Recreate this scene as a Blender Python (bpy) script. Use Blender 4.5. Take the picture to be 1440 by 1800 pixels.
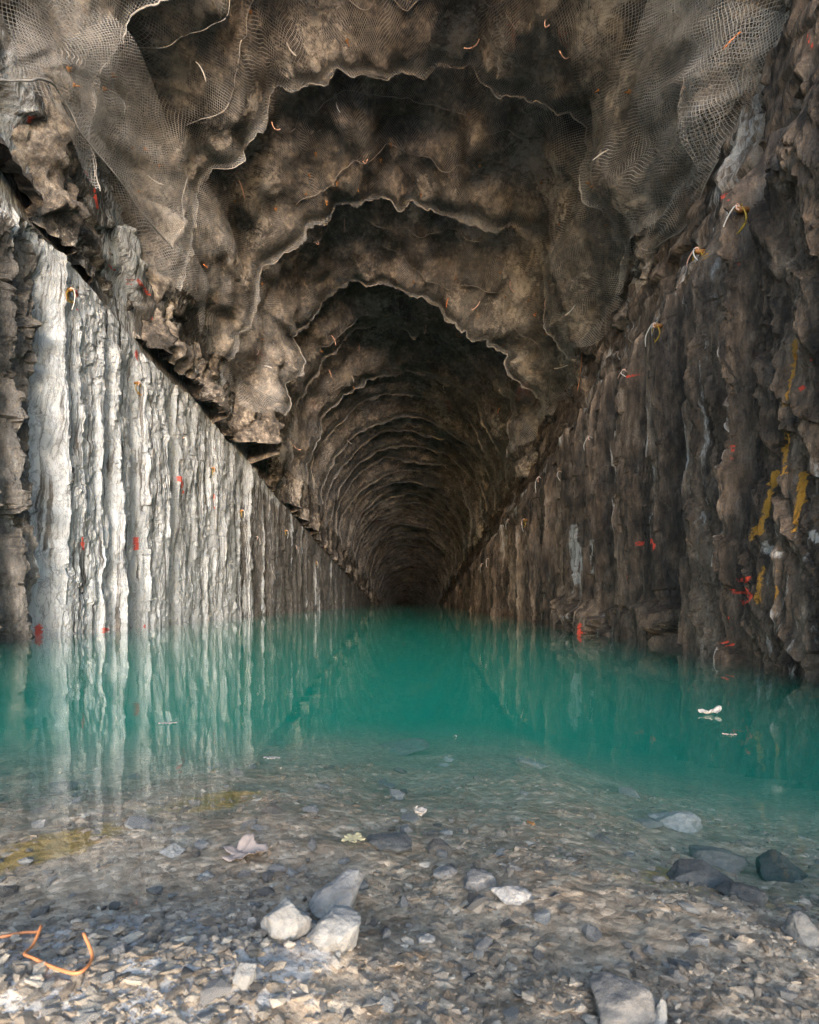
import bpy, bmesh, math, random
import numpy as np
from mathutils import Vector, Matrix, Euler

# ------------------------------------------------------------------ scene, camera, light
for o in list(bpy.data.objects):
    bpy.data.objects.remove(o, do_unlink=True)
scene = bpy.context.scene
COL = scene.collection

H = 0.5            # camera height above the water (water is z = 0)
F = 1000.0         # focal length in pixels of the 1440 x 1800 photograph
VX, VY = 725.0, 1055.0   # where level lines along the tunnel meet
DEC = 0.086        # the tunnel goes down 8.6 cm in every metre

cam_d = bpy.data.cameras.new("camera")
cam = bpy.data.objects.new("camera", cam_d)
COL.objects.link(cam)
cam.location = (0, 0, H)
cam.rotation_euler = (math.radians(90), 0, 0)
cam_d.sensor_fit = 'HORIZONTAL'
cam_d.sensor_width = 36.0
cam_d.lens = 36.0 * F / 1440.0
cam_d.shift_x = -(VX - 720.0) / 1440.0
cam_d.shift_y = (VY - 900.0) / 1440.0
cam_d.dof.use_dof = True
cam_d.dof.focus_distance = 5.0
cam_d.dof.aperture_fstop = 11.0
cam_d.clip_start = 0.02
cam_d.clip_end = 2000
scene.camera = cam

SUN_EL, SUN_AZ = 7.5, 6.0       # from behind the camera, to its right
d = Vector((math.sin(math.radians(SUN_AZ)) * math.cos(math.radians(SUN_EL)),
            -math.cos(math.radians(SUN_AZ)) * math.cos(math.radians(SUN_EL)),
            math.sin(math.radians(SUN_EL))))     # towards the sun
world = bpy.data.worlds.new("World")
scene.world = world
world.use_nodes = True
wn = world.node_tree.nodes
sky = wn.new('ShaderNodeTexSky')
sky.sky_type = 'NISHITA'
sky.sun_disc = False
sky.sun_elevation = math.radians(SUN_EL)
sky.sun_rotation = math.atan2(d.x, d.y)
sky.air_density = 1.0
sky.dust_density = 1.2
sky.ozone_density = 1.9
wn['Background'].inputs['Strength'].default_value = 0.15
world.node_tree.links.new(sky.outputs[0], wn['Background'].inputs['Color'])

sun_d = bpy.data.lights.new("sun", 'SUN')
sun_d.energy = 1.1
sun_d.angle = math.radians(21)
sun_d.color = (1.0, 0.985, 0.97)
sun = bpy.data.objects.new("sun", sun_d)
COL.objects.link(sun)
sun.rotation_euler = d.to_track_quat('Z', 'Y').to_euler()

vs = scene.view_settings
vs.view_transform = 'Standard'
vs.look = 'None'
vs.gamma = 1.0
vs.use_curve_mapping = False
vs.exposure = 2.95

cy = scene.cycles
cy.use_denoising = True
cy.denoising_prefilter = 'NONE'
cy.max_bounces = 10
cy.diffuse_bounces = 4
cy.glossy_bounces = 3
cy.transmission_bounces = 3
cy.volume_bounces = 2
cy.transparent_max_bounces = 24
cy.sample_clamp_indirect = 6.0

# ------------------------------------------------------------------ numpy noise
def hsh(ix, iy, iz, seed):
    ix = ix.astype(np.int64); iy = iy.astype(np.int64); iz = iz.astype(np.int64)
    n = (ix * 374761393 + iy * 668265263 + iz * 1440670441 + seed * 974634541) & 0xFFFFFFFF
    n = ((n ^ (n >> 13)) * 1274126177) & 0xFFFFFFFF
    n = ((n ^ (n >> 15)) * 2246822519) & 0xFFFFFFFF
    n = n ^ (n >> 16)
    return n.astype(np.float64) / 4294967295.0

def vn(x, y, z, seed=0):
    """smooth value noise in [-1, 1]"""
    x, y, z = np.broadcast_arrays(np.asarray(x, float), np.asarray(y, float), np.asarray(z, float))
    fx, fy, fz = np.floor(x), np.floor(y), np.floor(z)
    tx, ty, tz = x - fx, y - fy, z - fz
    sx = tx * tx * tx * (tx * (tx * 6 - 15) + 10)
    sy = ty * ty * ty * (ty * (ty * 6 - 15) + 10)
    sz = tz * tz * tz * (tz * (tz * 6 - 15) + 10)
    out = 0
    for a in (0, 1):
        wx = sx if a else 1 - sx
        for b in (0, 1):
            wy = sy if b else 1 - sy
            for c in (0, 1):
                wz = sz if c else 1 - sz
                out = out + wx * wy * wz * hsh(fx + a, fy + b, fz + c, seed)
    return out * 2 - 1

def fbm(x, y, z, octv=4, seed=0, gain=0.5, ridge=False):
    s, a, t = 0, 1.0, 0
    x = np.asarray(x, float); y = np.asarray(y, float); z = np.asarray(z, float)
    for i in range(octv):
        v = vn(x, y, z, seed + i * 17)
        if ridge:
            v = 1 - 2 * np.abs(v)
        s = s + a * v
        t += a
        a *= gain
        x, y, z = x * 2.03 + 3.1, y * 2.03 + 1.7, z * 2.03 + 5.3
    return s / t

def facet(x, y, z, seed=0):
    """blocky broken-rock relief: every cell is a randomly tilted plane; returns (relief, edge distance, cell value)"""
    x, y, z = np.broadcast_arrays(np.asarray(x, float), np.asarray(y, float), np.asarray(z, float))
    fx, fy, fz = np.floor(x), np.floor(y), np.floor(z)
    b1 = np.full(x.shape, 9.0); b2 = np.full(x.shape, 9.0)
    val = np.zeros(x.shape); cell = np.zeros(x.shape)
    for a in (-1, 0, 1):
        for b in (-1, 0, 1):
            for c in (-1, 0, 1):
                cx, cyy, cz = fx + a, fy + b, fz + c
                dx = cx + hsh(cx, cyy, cz, seed + 1) - x
                dy = cyy + hsh(cx, cyy, cz, seed + 2) - y
                dz = cz + hsh(cx, cyy, cz, seed + 3) - z
                dd = dx * dx + dy * dy + dz * dz
                m = dd < b1
                b2 = np.where(m, b1, np.minimum(b2, dd))
                h = hsh(cx, cyy, cz, seed + 4)
                pl = (h * 2 - 1) + 1.2 * ((hsh(cx, cyy, cz, seed + 5) - .5) * dx + (hsh(cx, cyy, cz, seed + 6) - .5) * dy
                                          + (hsh(cx, cyy, cz, seed + 7) - .5) * dz)
                val = np.where(m, pl, val)
                cell = np.where(m, h, cell)
                b1 = np.where(m, dd, b1)
    return val, np.sqrt(b2) - np.sqrt(b1), cell

def sstep(a, b, x):
    t = np.clip((x - a) / (b - a), 0, 1)
    return t * t * (3 - 2 * t)

# ------------------------------------------------------------------ mesh helpers
def tag(o, label=None, cat=None, group=None, kind=None):
    if label: o["label"] = label
    if cat: o["category"] = cat
    if group: o["group"] = group
    if kind: o["kind"] = kind
    return o

def link(o, parent=None):
    COL.objects.link(o)
    if parent is not None:
        o.parent = parent
    return o

def mesh_np(name, V, Q, mat=None, smooth=True, attrs=None):
    """V (n,3), Q (m,k) faces of k corners"""
    me = bpy.data.meshes.new(name)
    V = np.ascontiguousarray(V, dtype=np.float32); Q = np.ascontiguousarray(Q, dtype=np.int32)
    n, k = Q.shape
    me.vertices.add(len(V)); me.vertices.foreach_set("co", V.ravel())
    me.loops.add(n * k); me.loops.foreach_set("vertex_index", Q.ravel())
    me.polygons.add(n)
    me.polygons.foreach_set("loop_start", np.arange(0, n * k, k, dtype=np.int32))
    me.polygons.foreach_set("loop_total", np.full(n, k, dtype=np.int32))
    me.polygons.foreach_set("use_smooth", np.full(n, smooth, dtype=bool) if np.isscalar(smooth) else np.asarray(smooth, dtype=bool))
    me.update(calc_edges=True)
    for an, av in (attrs or {}).items():
        av = np.ascontiguousarray(av, dtype=np.float32)
        if av.ndim == 1:
            me.attributes.new(an, 'FLOAT', 'POINT').data.foreach_set("value", av)
        elif av.shape[1] == 3:
            me.attributes.new(an, 'FLOAT_VECTOR', 'POINT').data.foreach_set("vector", av.ravel())
        else:
            me.attributes.new(an, 'FLOAT_COLOR', 'POINT').data.foreach_set("color", av.ravel())
    if mat: me.materials.append(mat)
    return me

def grid_faces(nu, nv, flip=False):
    i = np.arange(nu - 1)[:, None] * nv + np.arange(nv - 1)[None, :]
    q = np.stack([i, i + nv, i + nv + 1, i + 1], -1).reshape(-1, 4)
    return q[:, ::-1] if flip else q

def grid_obj(name, P, mat, attrs=None, flip=False, parent=None, smooth=True):
    nu, nv = P.shape[:2]
    at = {k: (v.reshape(-1, v.shape[-1]) if v.ndim == 3 else v.reshape(-1)) for k, v in (attrs or {}).items()}
    return link(bpy.data.objects.new(name, mesh_np(name, P.reshape(-1, 3), grid_faces(nu, nv, flip), mat, smooth, at)), parent)

def tube_mesh(name, pts, rad, mat, sides=6, attrs=None):
    """swept tube with end caps along pts (n,3); rad scalar or (n,)"""
    pts = np.asarray(pts, float); n = len(pts)
    rad = np.broadcast_to(np.asarray(rad, float), (n,))
    t = np.gradient(pts, axis=0); t /= np.linalg.norm(t, axis=1)[:, None] + 1e-9
    up = np.where((np.abs(t[:, 2]) < .8)[:, None], np.array([0, 0, 1.0]), np.array([1.0, 0, 0]))
    a = np.cross(t, up); a /= np.linalg.norm(a, axis=1)[:, None] + 1e-9
    b = np.cross(t, a)
    ang = np.linspace(0, 2 * np.pi, sides, endpoint=False)
    V = pts[:, None] + rad[:, None, None] * (np.cos(ang)[None, :, None] * a[:, None] + np.sin(ang)[None, :, None] * b[:, None])
    V = np.concatenate([V.reshape(-1, 3), pts[:1], pts[-1:]])
    i = np.arange(n - 1)[:, None] * sides; j = np.arange(sides); k = (j + 1) % sides
    q = np.stack([i + j, i + k, i + sides + k, i + sides + j], -1).reshape(-1, 4)
    c0 = np.stack([k, j, np.full(sides, n * sides), np.full(sides, n * sides)], -1)
    e = (n - 1) * sides
    c1 = np.stack([e + j, e + k, np.full(sides, n * sides + 1), np.full(sides, n * sides + 1)], -1)
    me = bpy.data.meshes.new(name)
    me.from_pydata(V.tolist(), [], q.tolist() + c0[:, :3].tolist() + c1[:, :3].tolist())
    me.polygons.foreach_set("use_smooth", np.ones(len(me.polygons), dtype=bool))
    if mat: me.materials.append(mat)
    return me

def smooth_path(pts, n):
    """Catmull-Rom through the points"""
    pts = np.asarray(pts, float)
    p = np.vstack([2 * pts[0] - pts[1], pts, 2 * pts[-1] - pts[-2]])
    out = []
    for u in np.linspace(0, len(pts) - 1 - 1e-6, n):
        i = int(u); t = u - i
        a, b, c, e = p[i], p[i + 1], p[i + 2], p[i + 3]
        out.append(.5 * ((2 * b) + (c - a) * t + (2 * a - 5 * b + 4 * c - e) * t * t + (3 * b - a - 3 * c + e) * t ** 3))
    return np.array(out)

# ------------------------------------------------------------------ materials
class NT:
    def __init__(self, name):
        self.m = bpy.data.materials.new(name); self.m.use_nodes = True
        self.t = self.m.node_tree; self.t.nodes.clear()
        self.out = self.t.nodes.new('ShaderNodeOutputMaterial')
    def n(self, typ, _in=None, **kw):
        nd = self.t.nodes.new('ShaderNode' + typ)
        for k, v in kw.items(): setattr(nd, k, v)
        for k, v in (_in or {}).items():
            s = nd.inputs[k]
            if isinstance(v, bpy.types.NodeSocket): self.t.links.new(v, s)
            elif isinstance(v, bpy.types.Node): self.t.links.new(v.outputs[0], s)
            else: s.default_value = v
        return nd
    def coord(self, scale=(1, 1, 1)):
        return self.n('Mapping', {'Vector': self.n('TexCoord').outputs['Object'], 'Scale': scale})
    def noise(self, vec, scale, detail=5, rough=.55, dist=0.0):
        return self.n('TexNoise', {'Vector': vec, 'Scale': scale, 'Detail': detail, 'Roughness': rough, 'Distortion': dist}).outputs['Fac']
    def ramp(self, fac, stops, interp='LINEAR'):
        nd = self.n('ValToRGB', {'Fac': fac}); cr = nd.color_ramp; cr.interpolation = interp
        while len(cr.elements) < len(stops): cr.elements.new(.5)
        for e, (p, c) in zip(cr.elements, stops):
            e.position = p; e.color = (*c, 1) if len(c) == 3 else c
        return nd.outputs['Color']
    def mix(self, fac, a, b, mode='MIX'):
        nd = self.n('Mix', data_type='RGBA', blend_type=mode)
        for i, v in ((0, fac), (6, a), (7, b)):
            if isinstance(v, bpy.types.NodeSocket): self.t.links.new(v, nd.inputs[i])
            elif isinstance(v, (int, float)): nd.inputs[i].default_value = v
            else: nd.inputs[i].default_value = (*v, 1)
        return nd.outputs[2]
    def math(self, op, a, b=0.0, clamp=False):
        nd = self.n('Math', operation=op, use_clamp=clamp)
        for i, v in ((0, a), (1, b)):
            if isinstance(v, bpy.types.NodeSocket): self.t.links.new(v, nd.inputs[i])
            else: nd.inputs[i].default_value = v
        return nd.outputs[0]
    def step(self, v, a, b):
        nd = self.n('MapRange', {'Value': v, 'From Min': a, 'From Max': b}, interpolation_type='SMOOTHSTEP')
        return nd.outputs[0]
    def bump(self, h, strength=.5, dist=.02, normal=None):
        i = {'Height': h, 'Strength': strength, 'Distance': dist}
        if normal: i['Normal'] = normal
        return self.n('Bump', i).outputs[0]
    def principled(self, color, rough=.8, normal=None, **kw):
        i = {'Base Color': color if isinstance(color, bpy.types.NodeSocket) else (*color, 1), 'Roughness': rough}
        if normal: i['Normal'] = normal
        i.update(kw)
        p = self.n('BsdfPrincipled', i)
        self.t.links.new(p.outputs[0], self.out.inputs['Surface'])
        return p

def rock_mat(name, stops, pale, streak=(1, 1, 1), wet=.0, scale=1.0, coat=True):
    """rock whose colour varies by noise; the painted 'marks' attribute holds red paint, ochre, pale dust and wetness"""
    t = NT(name)
    v = t.coord(streak)
    big = t.noise(v, 1.1 * scale, 8, .62, .6)
    fine = t.noise(v, 9 * scale, 8, .65, .3)
    mixv = t.math('ADD', t.math('MULTIPLY', big, .6), t.math('MULTIPLY', fine, .4))
    col = t.ramp(mixv, stops)
    grain = t.noise(t.coord(), 60, 4, .6)
    col = t.mix(.55, col, t.ramp(grain, [(.3, (.35, .34, .33)), (.5, (1, 1, 1)), (.72, (1.5, 1.45, 1.4))]), 'MULTIPLY')
    at = t.n('Attribute', attribute_name='marks')
    sep = t.n('SeparateColor', {'Color': at.outputs['Color']})
    alpha = at.outputs['Alpha']
    thin = t.noise(t.coord((streak[0], streak[1] * 1.5, streak[2])), 6.0, 8, .7, .4)
    pm = t.step(t.math('ADD', sep.outputs[2], t.math('MULTIPLY', t.math('SUBTRACT', thin, .5), 1.5)), .38, .62)
    stk = t.noise(t.coord((1, 5.0, .22)), 2.6, 7, .62, .5)
    pm = t.math('MULTIPLY', pm, t.step(stk, .36, .47))
    crk = t.noise(t.coord((streak[0], streak[1] * 1.2, streak[2] * 1.6)), 3.2, 9, .68, 1.2)
    pm = t.math('MULTIPLY', pm, t.math('ADD', .5, t.math('MULTIPLY', .5, t.step(t.math('ABSOLUTE', t.math('SUBTRACT', crk, .5)), .006, .03))))
    pcol = t.mix(t.noise(v, 4, 6), tuple(c * .72 for c in pale), tuple(min(c * 1.22, .85) for c in pale))
    col = t.mix(pm, col, pcol)
    rn = t.noise(t.coord(), 34, 6, .75)
    rm = t.step(t.math('ADD', sep.outputs[0], t.math('MULTIPLY', t.math('SUBTRACT', rn, .5), 2.0)), .5, .72)
    col = t.mix(t.math('MULTIPLY', rm, .9), col, (.62, .06, .03))
    om = t.step(t.math('ADD', sep.outputs[1], t.math('MULTIPLY', t.math('SUBTRACT', rn, .5), 1.5)), .4, .65)
    col = t.mix(t.math('MULTIPLY', om, .85), col, (.42, .2, .02))
    wn_ = t.noise(t.coord(streak), 5, 6, .6)
    wm = t.math('MULTIPLY', alpha, t.step(wn_, .47, .64))
    rough = t.math('SUBTRACT', .85, t.math('MULTIPLY', wm, .63))
    h = t.math('ADD', t.math('MULTIPLY', t.noise(t.coord(streak), 14, 10, .7, .5), 1.0),
               t.math('MULTIPLY', t.n('TexVoronoi', {'Vector': t.coord(streak), 'Scale': 7.0}, feature='F1').outputs['Distance'], .4))
    nrm = t.bump(h, .9, .06)
    nrm = t.bump(grain, .4, .01, nrm)
    t.principled(col, rough, nrm, **{'Specular IOR Level': .5 + wet})
    return t.m

M_VAULT = rock_mat("vault_rock", [(.38, (.014, .012, .011)), (.46, (.060, .051, .045)), (.53, (.17, .137, .112)), (.60, (.43, .355, .285))],
                   (.50, .44, .385), (1, 1, 1), scale=.9)
M_LEFT = rock_mat("pale_bench_rock", [(.30, (.015, .014, .013)), (.45, (.065, .058, .052)), (.56, (.15, .135, .122)), (.7, (.30, .28, .26))],
                  (.51, .52, .535), (1, 2.6, .5))
M_RIGHT = rock_mat("wet_dark_rock", [(.37, (.007, .005, .004)), (.46, (.045, .031, .022)), (.54, (.13, .091, .065)), (.64, (.30, .225, .17))],
                   (.40, .37, .35), (1, 2.2, .4), wet=.0)

def bed_material():
    t = NT("silty_bed")
    v = t.coord()
    a = t.noise(v, 3.0, 8, .6, .4); b = t.noise(v, 26, 8, .65); c = t.noise(v, 120, 5, .6)
    f = t.math('ADD', t.math('MULTIPLY', a, .35), t.math('MULTIPLY', b, .65))
    col = t.ramp(f, [(.3, (.11, .077, .05)), (.45, (.27, .197, .135)), (.56, (.39, .30, .215)), (.7, (.5, .42, .335))])
    vor = t.n('TexVoronoi', {'Vector': v, 'Scale': 55.0, 'Randomness': 1.0}, feature='F1')
    col = t.mix(.5, col, t.ramp(t.n('SeparateColor', {'Color': vor.outputs['Color']}).outputs[0],
                                [(0, (.45, .42, .4)), (.6, (.95, .95, .95)), (.85, (1.1, 1.1, 1.1)), (1, (1.9, 1.9, 1.95))]), 'MULTIPLY')
    at = t.n('Attribute', attribute_name='marks'); sep = t.n('SeparateColor', {'Color': at.outputs['Color']})
    om = t.step(t.math('ADD', sep.outputs[1], t.math('MULTIPLY', t.math('SUBTRACT', b, .5), 1.6)), .35, .75)
    col = t.mix(t.math('MULTIPLY', om, .8), col, (.27, .165, .03))
    dm = t.step(t.math('ADD', sep.outputs[2], t.math('MULTIPLY', t.math('SUBTRACT', b, .5), 1.6)), .35, .75)
    col = t.mix(t.math('MULTIPLY', dm, .75), col, (.36, .345, .335))
    h = t.math('ADD', t.math('MULTIPLY', b, .6), t.math('MULTIPLY', vor.outputs['Distance'], -.25))
    t.principled(col, t.math('SUBTRACT', .9, t.math('MULTIPLY', at.outputs['Alpha'], .45)), t.bump(c, .5, .004, t.bump(h, .9, .02)))
    return t.m
M_BED = bed_material()

def stone_material(name, dark, light, use_attr=True):
    t = NT(name)
    v = t.coord()
    if use_attr:
        tone = t.n('Attribute', attribute_name='tone').outputs['Fac']
    else:
        tone = t.n('ObjectInfo').outputs['Random']
    base = t.ramp(tone, [(0, dark), (.55, tuple((a + b) / 2.4 for a, b in zip(dark, light))), (1, light)])
    n1 = t.noise(v, 38, 8, .65, .4)
    col = t.mix(.8, base, t.ramp(n1, [(.3, (.5, .48, .46)), (.5, (1, 1, 1)), (.7, (1.35, 1.34, 1.33))]), 'MULTIPLY')
    h = t.noise(v, 90, 8, .7)
    t.principled(col, .82, t.bump(h, .8, .006))
    return t.m
M_GRAVEL = stone_material("gravel_stone", (.115, .08, .052), (.42, .352, .28))
M_STONE = stone_material("loose_stone", (.075, .064, .055), (.26, .24, .225), False)
M_PALE = stone_material("pale_stone", (.19, .178, .165), (.28, .265, .25), False)
M_DARKST = stone_material("dark_stone", (.03, .03, .03), (.1, .095, .09), False)

def net_material():
    t = NT("wire_netting")
    uv = t.n('Attribute', attribute_name='net_uv').outputs['Vector']
    warp = t.n('TexNoise', {'Vector': uv, 'Scale': 1.3, 'Detail': 3.0})
    w = t.n('VectorMath', {0: warp.outputs['Color'], 1: (.5, .5, .5)}, operation='SUBTRACT').outputs[0]
    w = t.n('VectorMath', {0: w, 'Scale': .16}, operation='SCALE').outputs[0]
    p = t.n('VectorMath', {0: uv, 1: w}, operation='ADD').outputs[0]
    s = t.n('SeparateXYZ', {'Vector': p})
    cell = 1 / .042
    a = t.math('MULTIPLY', t.math('ADD', s.outputs[0], t.math('MULTIPLY', s.outputs[1], .62)), cell)
    b = t.math('MULTIPLY', t.math('SUBTRACT', s.outputs[0], t.math('MULTIPLY', s.outputs[1], .62)), cell)
    def line(x, wd):
        f = t.math('ABSOLUTE', t.math('SUBTRACT', t.math('FRACT', x), .5))
        return t.math('GREATER_THAN', f, .5 - wd)
    m = t.math('MAXIMUM', line(a, .075), line(b, .075))
    col = t.ramp(t.noise(t.coord(), 2.2, 5), [(.35, (.16, .146, .133)), (.65, (.38, .36, .345))])
    bs = t.n('BsdfPrincipled', {'Base Color': col, 'Roughness': .6})
    mx = t.n('MixShader', {0: m, 1: t.n('BsdfTransparent').outputs[0], 2: bs.outputs[0]})
    t.t.links.new(mx.outputs[0], t.out.inputs['Surface'])
    return t.m
M_NET = net_material()

def flat(name, col, rough=.6, var=.25, scale=20, **kw):
    t = NT(name)
    n = t.noise(t.coord(), scale, 5)
    c = t.mix(n, tuple(max(0, x * (1 - var)) for x in col), tuple(min(1, x * (1 + var)) for x in col))
    t.principled(c, rough, t.bump(n, .3, .004), **kw)
    return t.m
M_HEM = flat("net_hem_wire", (.24, .22, .205), .6)
M_TUBEW = flat("white_plastic_tube", (.5, .47, .44), .4)
M_TUBEP = flat("faded_pink_tube", (.72, .42, .32), .45)
M_TUBEO = flat("orange_plastic_tube", (.80, .25, .07), .4)
M_PIN = flat("rusty_orange_pin", (.26, .11, .03), .7)
M_YEL = flat("yellow_paint", (.34, .22, .02), .7, .5, 30)
M_LEAFP = flat("dry_leaf", (.27, .205, .175), .8, .35, 60)
M_LEAFY = flat("sodden_yellow_leaf", (.42, .34, .19), .7, .3, 40)
M_LEAFW = flat("bleached_leaf", (.26, .23, .205), .7, .25, 60)
M_CORD = flat("orange_cord", (.46, .165, .06), .5, .3, 60)

def water_material():
    t = NT("turquoise_water")
    v = t.coord((1, .6, 1))
    h = t.math('ADD', t.math('MULTIPLY', t.noise(v, 2.2, 3, .5), 1.0), t.math('MULTIPLY', t.noise(v, 16, 2, .5), .12))
    nrm = t.bump(h, .10, .02)
    ior = t.math('ADD', 1.33, t.math('MULTIPLY', t.n('NewGeometry').outputs['Backfacing'], 1 / 1.33 - 1.33))
    fr = t.n('Fresnel', {'IOR': ior, 'Normal': nrm}).outputs[0]
    gl = t.n('BsdfGlossy', {'Color': (1, 1, 1, 1), 'Roughness': .015, 'Normal': nrm})
    mx = t.n('MixShader', {0: fr, 1: t.n('BsdfTransparent').outputs[0], 2: gl.outputs[0]})
    t.t.links.new(mx.outputs[0], t.out.inputs['Surface'])
    vol = t.n('VolumePrincipled', {'Color': (.022, .46, .36, 1), 'Density': .21, 'Anisotropy': 0.0})
    t.t.links.new(vol.outputs[0], t.out.inputs['Volume'])
    return t.m
M_WATER = water_material()
M_HILL = flat("hill_rock", (.16, .14, .12), .9, .4, .6)

# ------------------------------------------------------------------ tunnel shape
XL, XR = -5.1, 3.0                 # bench walls
ZL, ZR = 5.68, 4.17                 # bench tops above the sloping axis line
CX, CZ, RX, RZ = -0.32, 7.22, 4.95, 5.2   # arch of the vault
Y0, LR = 4.9, 3.2                  # first round of the vault, length of a round
Y_END = 152.0
def axis(y): return H - DEC * np.asarray(y, float)

BIG = {0: .25, 1: .35, 2: .45, 3: .95, 4: .5, 5: .6}
def round_y(k):
    return np.where(k <= 6, Y0 + k * LR, Y0 + 6 * LR + (k - 6) * 2.2)
def lip_y(k, th):
    k = np.asarray(k, float); th = np.asarray(th, float)
    return round_y(k) + (.45 + .55 * (k < 6)) * .32 * vn(th * 1.6, k * 7.31, 2.2, 5) + .09 * vn(th * 6.0, k * 3.7, 8.1, 6)

def round_of(th, y):
    k = np.floor(np.where(y < Y0 + 6 * LR, (y - Y0) / LR, 6 + (y - Y0 - 6 * LR) / 2.2))
    k = np.where(y < lip_y(k, th), k - 1, k)
    k = np.where(y >= lip_y(k + 1, th), k + 1, k)
    a = lip_y(k, th); b = lip_y(k + 1, th)
    return k, np.clip((y - a) / (b - a), 0, 1)

def step_amp(k, th):
    base = .52 + .18 * vn(k * 3.3, 0.5, .5, 31)
    for kk, v in BIG.items():
        base = np.where(k == kk, v, base)
    return base * np.clip(1 + .5 * vn(th * 2.1, k * 5.7, 1.1, 32), .2, 2)

def vault_in(th, y, fine=True):
    """how far the rock stands in from the smooth arch"""
    k, p = round_of(th, y)
    s = step_amp(k, th) * np.power(p, 1.35)
    sx = np.cos(th) * RX; sz = np.sin(th) * RZ
    big = .66 * fbm(sx * .6 + 3, y * .6, sz * .6, 2, 41)
    f, e, c = facet(sx * .9 + .25 * vn(sx, y, sz, 3), y * 1.05, sz * .9, 43)
    calm = 1 - .82 * sstep(17, 27, y)
    out = s + calm * (big + .20 * f) + (.05 + .13 * calm) * fbm(th * 1.3, y * 1.0 + .35 * vn(th * 2, y * .4, .2, 57), .3, 3, 55, .55, True)
    if fine:
        f2, e2, c2 = facet(sx * 2.9, y * 2.6, sz * 2.9, 47)
        out = out + (.4 + .6 * calm) * (.10 * f2 + .13 * fbm(sx * 2.2, y * 2.2, sz * 2.2, 5, 51, .6, True))
    return out

def arch(th, y, inn):
    flare = 1.6 * np.square(np.clip((3.7 - y) / 1.2, 0, 1))
    side = np.abs(np.cos(th))
    low = np.clip(-np.sin(th), 0, 1)
    r = -inn + flare
    return np.stack([CX + (RX + r + .9 * low) * np.cos(th), y + 0 * th,
                     axis(y) + CZ + (RZ + r) * np.sin(th)], -1)

# rows along the tunnel, closer together where the picture shows them larger
def rows(y0, y1, k, lo, hi, far=80, hifar=.45):
    y = [y0]
    while y[-1] < y1:
        s = min(max(y[-1] ** 2 / k, lo), hi)
        if y[-1] > far: s = hifar
        y.append(y[-1] + s)
    return np.array(y)

ys = rows(2.5, Y_END, 3000, .05, .2)
ths = np.linspace(-.30, math.pi + .30, 380)
TH, YY = np.meshgrid(ths, ys, indexing='ij')
inn = vault_in(TH, YY)
P = arch(TH, YY, inn)
k_, p_ = round_of(TH, YY)
marks = np.zeros(TH.shape + (4,))
sx, sz = np.cos(TH) * RX, np.sin(TH) * RZ
marks[..., 2] = .24 + .75 * fbm(sx * .8, YY * .9, sz * .8, 4, 61)
marks[..., 0] = np.clip(fbm(sx * .7, YY * .6, sz * .7, 3, 63) * 1.6 - .42, 0, 1) * .75 * (YY < 60)
marks[..., 3] = .15
vault = grid_obj("tunnel_vault", P, M_VAULT, {"marks": marks}, flip=True)
tag(vault, kind="structure")

# ------------------------------------------------------------------ bench walls
def columns(y0, y1, wmin, wmax, seed, extra=()):
    r = random.Random(seed); b = [y0]
    while b[-1] < y1:
        b.append(b[-1] + r.uniform(wmin, wmax) * (1 if b[-1] < 40 else 2))
    return np.array(sorted(b + list(extra)))

def column_relief(y, z, b, seed, bulge, offs, crev, cw, ex=1.5):
    i = np.clip(np.searchsorted(b, y) - 1, 0, len(b) - 2)
    w = (y - b[i]) / (b[i + 1] - b[i])
    w = np.clip(w, 0, 1)
    rr = np.random.RandomState(seed)
    off = rr.uniform(-1, 1, len(b)) * offs
    dep = rr.uniform(.15, 1, len(b) + 1) ** ex * crev
    zon = .55 + .75 * vn(i * 7.3, z * .45, 3.3, seed)
    d0, d1 = (y - b[i]), (b[i + 1] - y)
    cw = cw * (.55 + .07 * y)
    cr = dep[i] * np.exp(-(d0 / cw) ** 2) + dep[i + 1] * np.exp(-(d1 / cw) ** 2)
    return off[i] * (.6 + .6 * zon) + bulge * np.sqrt(np.clip(np.sin(np.pi * w), 0, 1)) - cr * np.clip(zon, .1, 1.3)

def strokes(marks, PX, PY, ch, lst, wide=1.0):
    for (x0, y0, x1, y1, w, v) in lst:
        w = w * wide
        dx, dy = x1 - x0, y1 - y0; L2 = dx * dx + dy * dy + 1e-6
        t = np.clip(((PX - x0) * dx + (PY - y0) * dy) / L2, 0, 1)
        dd = np.hypot(PX - x0 - t * dx, PY - y0 - t * dy)
        marks[..., ch] = np.maximum(marks[..., ch], v * (1 - sstep(w * .3, w * .9, dd)))

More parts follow.
